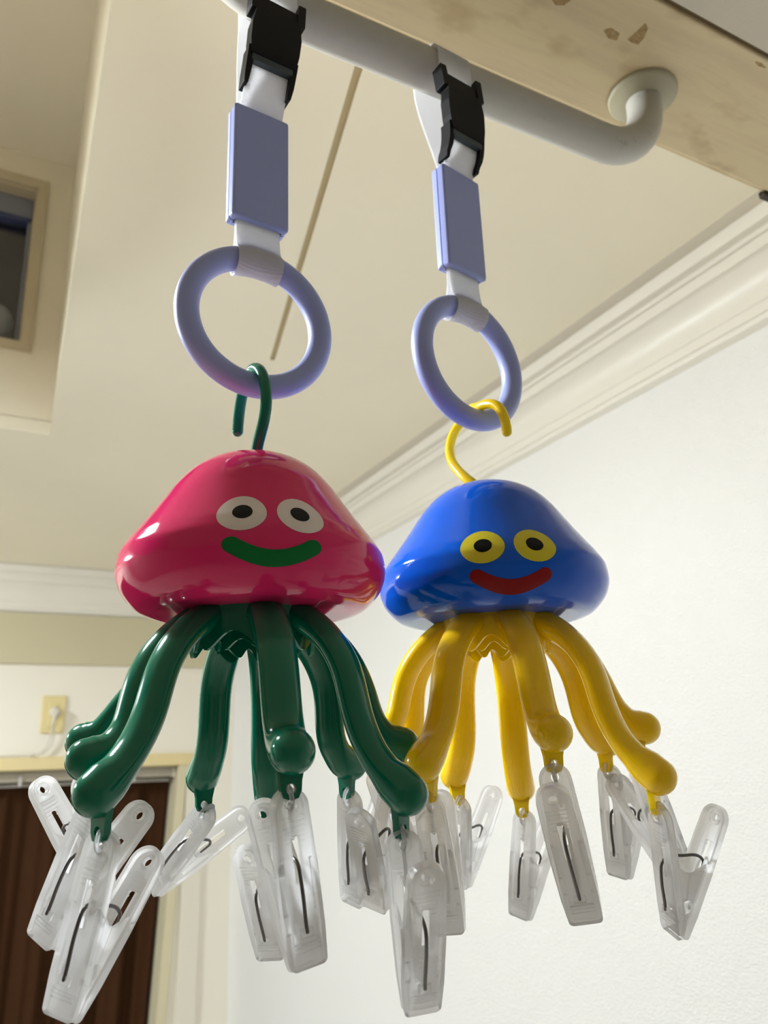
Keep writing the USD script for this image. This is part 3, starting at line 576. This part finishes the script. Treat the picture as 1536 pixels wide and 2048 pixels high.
# ------------------------------------------------------------------ clothespins: local frame has the hung lever's hole at the origin, jaw below, the other lever leaning to +x
LP, HO, TH, JG = .058, .0045, math.radians(31), .0020
def lever():
    """one lever: jaw at z = 0, top at z = LP, outer face at x = 0, the open side towards +x"""
    hw0, hw1 = .0071, .0064
    outl = Polygon([(-hw0+.0008, .0005), (hw0-.0008, .0005), (hw0-.0001, .012), (hw0, .030), (hw1, LP-.0066), (-hw1, LP-.0066), (-hw0, .030), (-hw0+.0001, .012)]).union(Point(0, LP-.0066).buffer(hw1, quad_segs=12)).buffer(-.0020).buffer(.0020)
    holes = unary_union([Point(0, LP-HO-.001).buffer(.0016), sbox(-.0011, .0255, .0011, .0420).buffer(.0003), sbox(-.0049, .0022, -.0022, .0062), sbox(.0022, .0022, .0049, .0062), sbox(-.0052, .0195, -.0032, .0235), sbox(.0032, .0195, .0052, .0235)])
    U = lambda m: m3.Manifold(m3.Mesh(np.asarray(m.vertices, np.float32), np.asarray(m.faces, np.uint32)))
    def pr(p, a, b, ax):
        m = prism(p, a, b, ax); m.merge_vertices(); m.fix_normals(); return U(m)
    hole = Point(0, LP-HO-.001)
    body = pr(outl, 0, .0013, 'x')+pr(outl.difference(outl.buffer(-.0012)).difference(sbox(-.02, -.02, .02, -.01)), 0, .0036, 'x')+pr(hole.buffer(.0030), 0, .0022, 'x')
    for i in range(6): body += pr(sbox(-.0042+.0002*i, LP-.0098-.0016*i, .0042-.0002*i, LP-.0092-.0016*i), -.0004, .0006, 'x')
    for i in range(3): body += pr(sbox(-.0044, .0060+.0013*i, .0044, .0065+.0013*i), -.0004, .0005, 'x')
    tn = math.tan(TH/2)
    g = Polygon([(.0005, .0010), (.0050, .0010), (.0130, .0200), (.0130, .0262), (.0258*tn+.0008, .0284), (.0046, .0318), (.0005, .0350)])
    g = g.difference(Point(.0135*tn+JG, .0135).buffer(.0034)).buffer(0)
    for y0 in (-.0059, .0045): body += pr(g, y0, y0+.0014, 'y')
    body += mbox((.0002, -.0056, .0076), (.0022, .0056, .0088))+mbox((-.0012, -.0022, .0104), (.0006, .0022, .0134))
    body -= pr(unary_union([hole.buffer(.0017), sbox(-.0011, .0275, .0011, .0420).buffer(.0003)]), -.001, .005, 'x')
    return tm(body.trim_by_plane([-math.cos(TH/2), 0, math.sin(TH/2)], -JG*math.cos(TH/2)+.00015))
def spring():
    def out2(x, z):                                  # a point given in the second lever's own frame, mirrored
        return reflect(np.array([[x, 0, z]]))[0]
    p = [(-.0010, 0, .0122), (-.0009, 0, .0150), (-.0012, 0, .0220), (-.0008, 0, .0300), (.0002, 0, .0332), (.0030, 0, .0345)]
    q = [tuple(reflect(np.array([x]))[0]) for x in p[::-1]]
    mid = [(np.array(p[-1])*.5+np.array(q[0])*.5)+np.array([0, 0, .0006])]
    return tube(spline(np.array(p+[tuple(mid[0])]+q), 70), .00066, 10)
def reflect(v):
    """mirror in the pin's middle plane, which leans TH/2 from the hung lever"""
    n = np.array([math.cos(TH/2), 0, -math.sin(TH/2)]); o = np.array([JG, 0, 0])
    return v-2*np.outer((v-o)@n, n)
lv = lever(); lv2 = lv.copy(); lv2.vertices = reflect(lv2.vertices); lv2.invert(); spr = spring()
drop = np.array([0, 0, -(LP-HO)])
for m in (lv, lv2, spr): m.vertices = m.vertices+drop
link = torus(.0030, .00085, (0, 0, 0), 'y', 36, 10); link.vertices[:, 2] *= 1.25; link.apply_translation((.0010, 0, .0016))
stem_link = tube([(.0012, 0, -.001), (.0018, 0, -.006), (.0016, 0, -.012)], .0007, 8)
PINS = {
 ('pink', 'A'): ([0.214, 0.097, 0.719], 'wide-open clear clothespin at the lower left corner, nearest of the green tentacle pins'),
 ('pink', 'B'): ([-3.296, -0.561, -4.297], 'clear clothespin behind the lowest left pin, one lever rising to the right over the curtain'),
 ('pink', 'C'): ([-0.053, -0.56, 2.104], 'clear clothespin whose ridged lever tip points to the upper left edge before the curtain'),
 ('pink', 'D'): ([0.875, 0.141, 0.412], 'clear clothespin tilted open to the right beside the curtain edge, under a rear green tentacle'),
 ('pink', 'E'): ([-0.048, -0.237, 1.565], 'large clear clothespin seen flat-on under the ball tip of the front green tentacle'),
 ('pink', 'F'): ([0.007, -0.061, -2.249], 'bright clear clothespin half hidden behind the front green tentacle pin'),
 ('pink', 'G'): ([0.356, -0.283, 0.405], 'small clear clothespin under the rear right green tentacle, seen edge-on'),
 ('pink', 'H'): ([-0.14, 0.164, 4.44], 'clear clothespin at lower centre, hanging from the thick right green tentacle tip'),
 ('pink', 'I'): ([0.092, 0.452, -2.504], 'clear clothespin with a lever leaning left behind the lower centre pin'),
 ('blue', 'A'): ([-0.3, 1.639, -5.105], 'clear clothespin under the front left yellow tentacle, right beside the lower centre pin'),
 ('blue', 'B'): ([-0.49, 0.066, 0.848], 'clear clothespin mostly hidden behind the right green tentacle, hung from a far yellow one'),
 ('blue', 'C'): ([0.28, -0.796, 0.364], 'clear clothespin hidden between the green tip and the left yellow tentacle tip'),
 ('blue', 'D'): ([0.502, -0.347, 0.249], 'clear clothespin under the thin rear left yellow tentacle, lever flaring to the right'),
 ('blue', 'F'): ([0.266, -0.092, 0.346], 'small clear clothespin under the straight rear yellow tentacle at mid-height of the white wall'),
 ('blue', 'E'): ([0.02, -0.177, -2.335], 'greyish clear clothespin seen flat-on under the ball tip of the front yellow tentacle'),
 ('blue', 'G'): ([0.194, -0.191, 0.181], 'clear clothespin right of the flat-on grey one, under a rear right yellow tentacle'),
 ('blue', 'I'): ([-0.24, -0.105, 1.346], 'clear clothespin behind the rightmost pin, one lever crossing diagonally to the upper left'),
 ('blue', 'H'): ([0.314, -0.246, -0.198], 'rightmost clear clothespin, open in a V under the thick right yellow tentacle')}
first = None
for key, (rv, label) in PINS.items():
    R = Ro.from_rotvec(rv).as_matrix(); pos = TABS[key]
    t = thing('clothespin', label, 'clothespin', group='clear clothespins on the jellyfish hangers', mat=(R, pos))
    if first is None:
        first = t
        part(t, 'lever', lv, M_PIN, 25); part(t, 'lever', lv2, M_PIN, 25)
        part(t, 'spring', spr, M_STEEL, True, label='dark steel spring wire')
        part(t, 'link', cat(link, stem_link), M_PIN, True)
    else:
        t.GetPrim().GetReferences().AddInternalReference(first.GetPath()); t.GetPrim().SetInstanceable(True)
        o = t.GetXformOpOrderAttr()
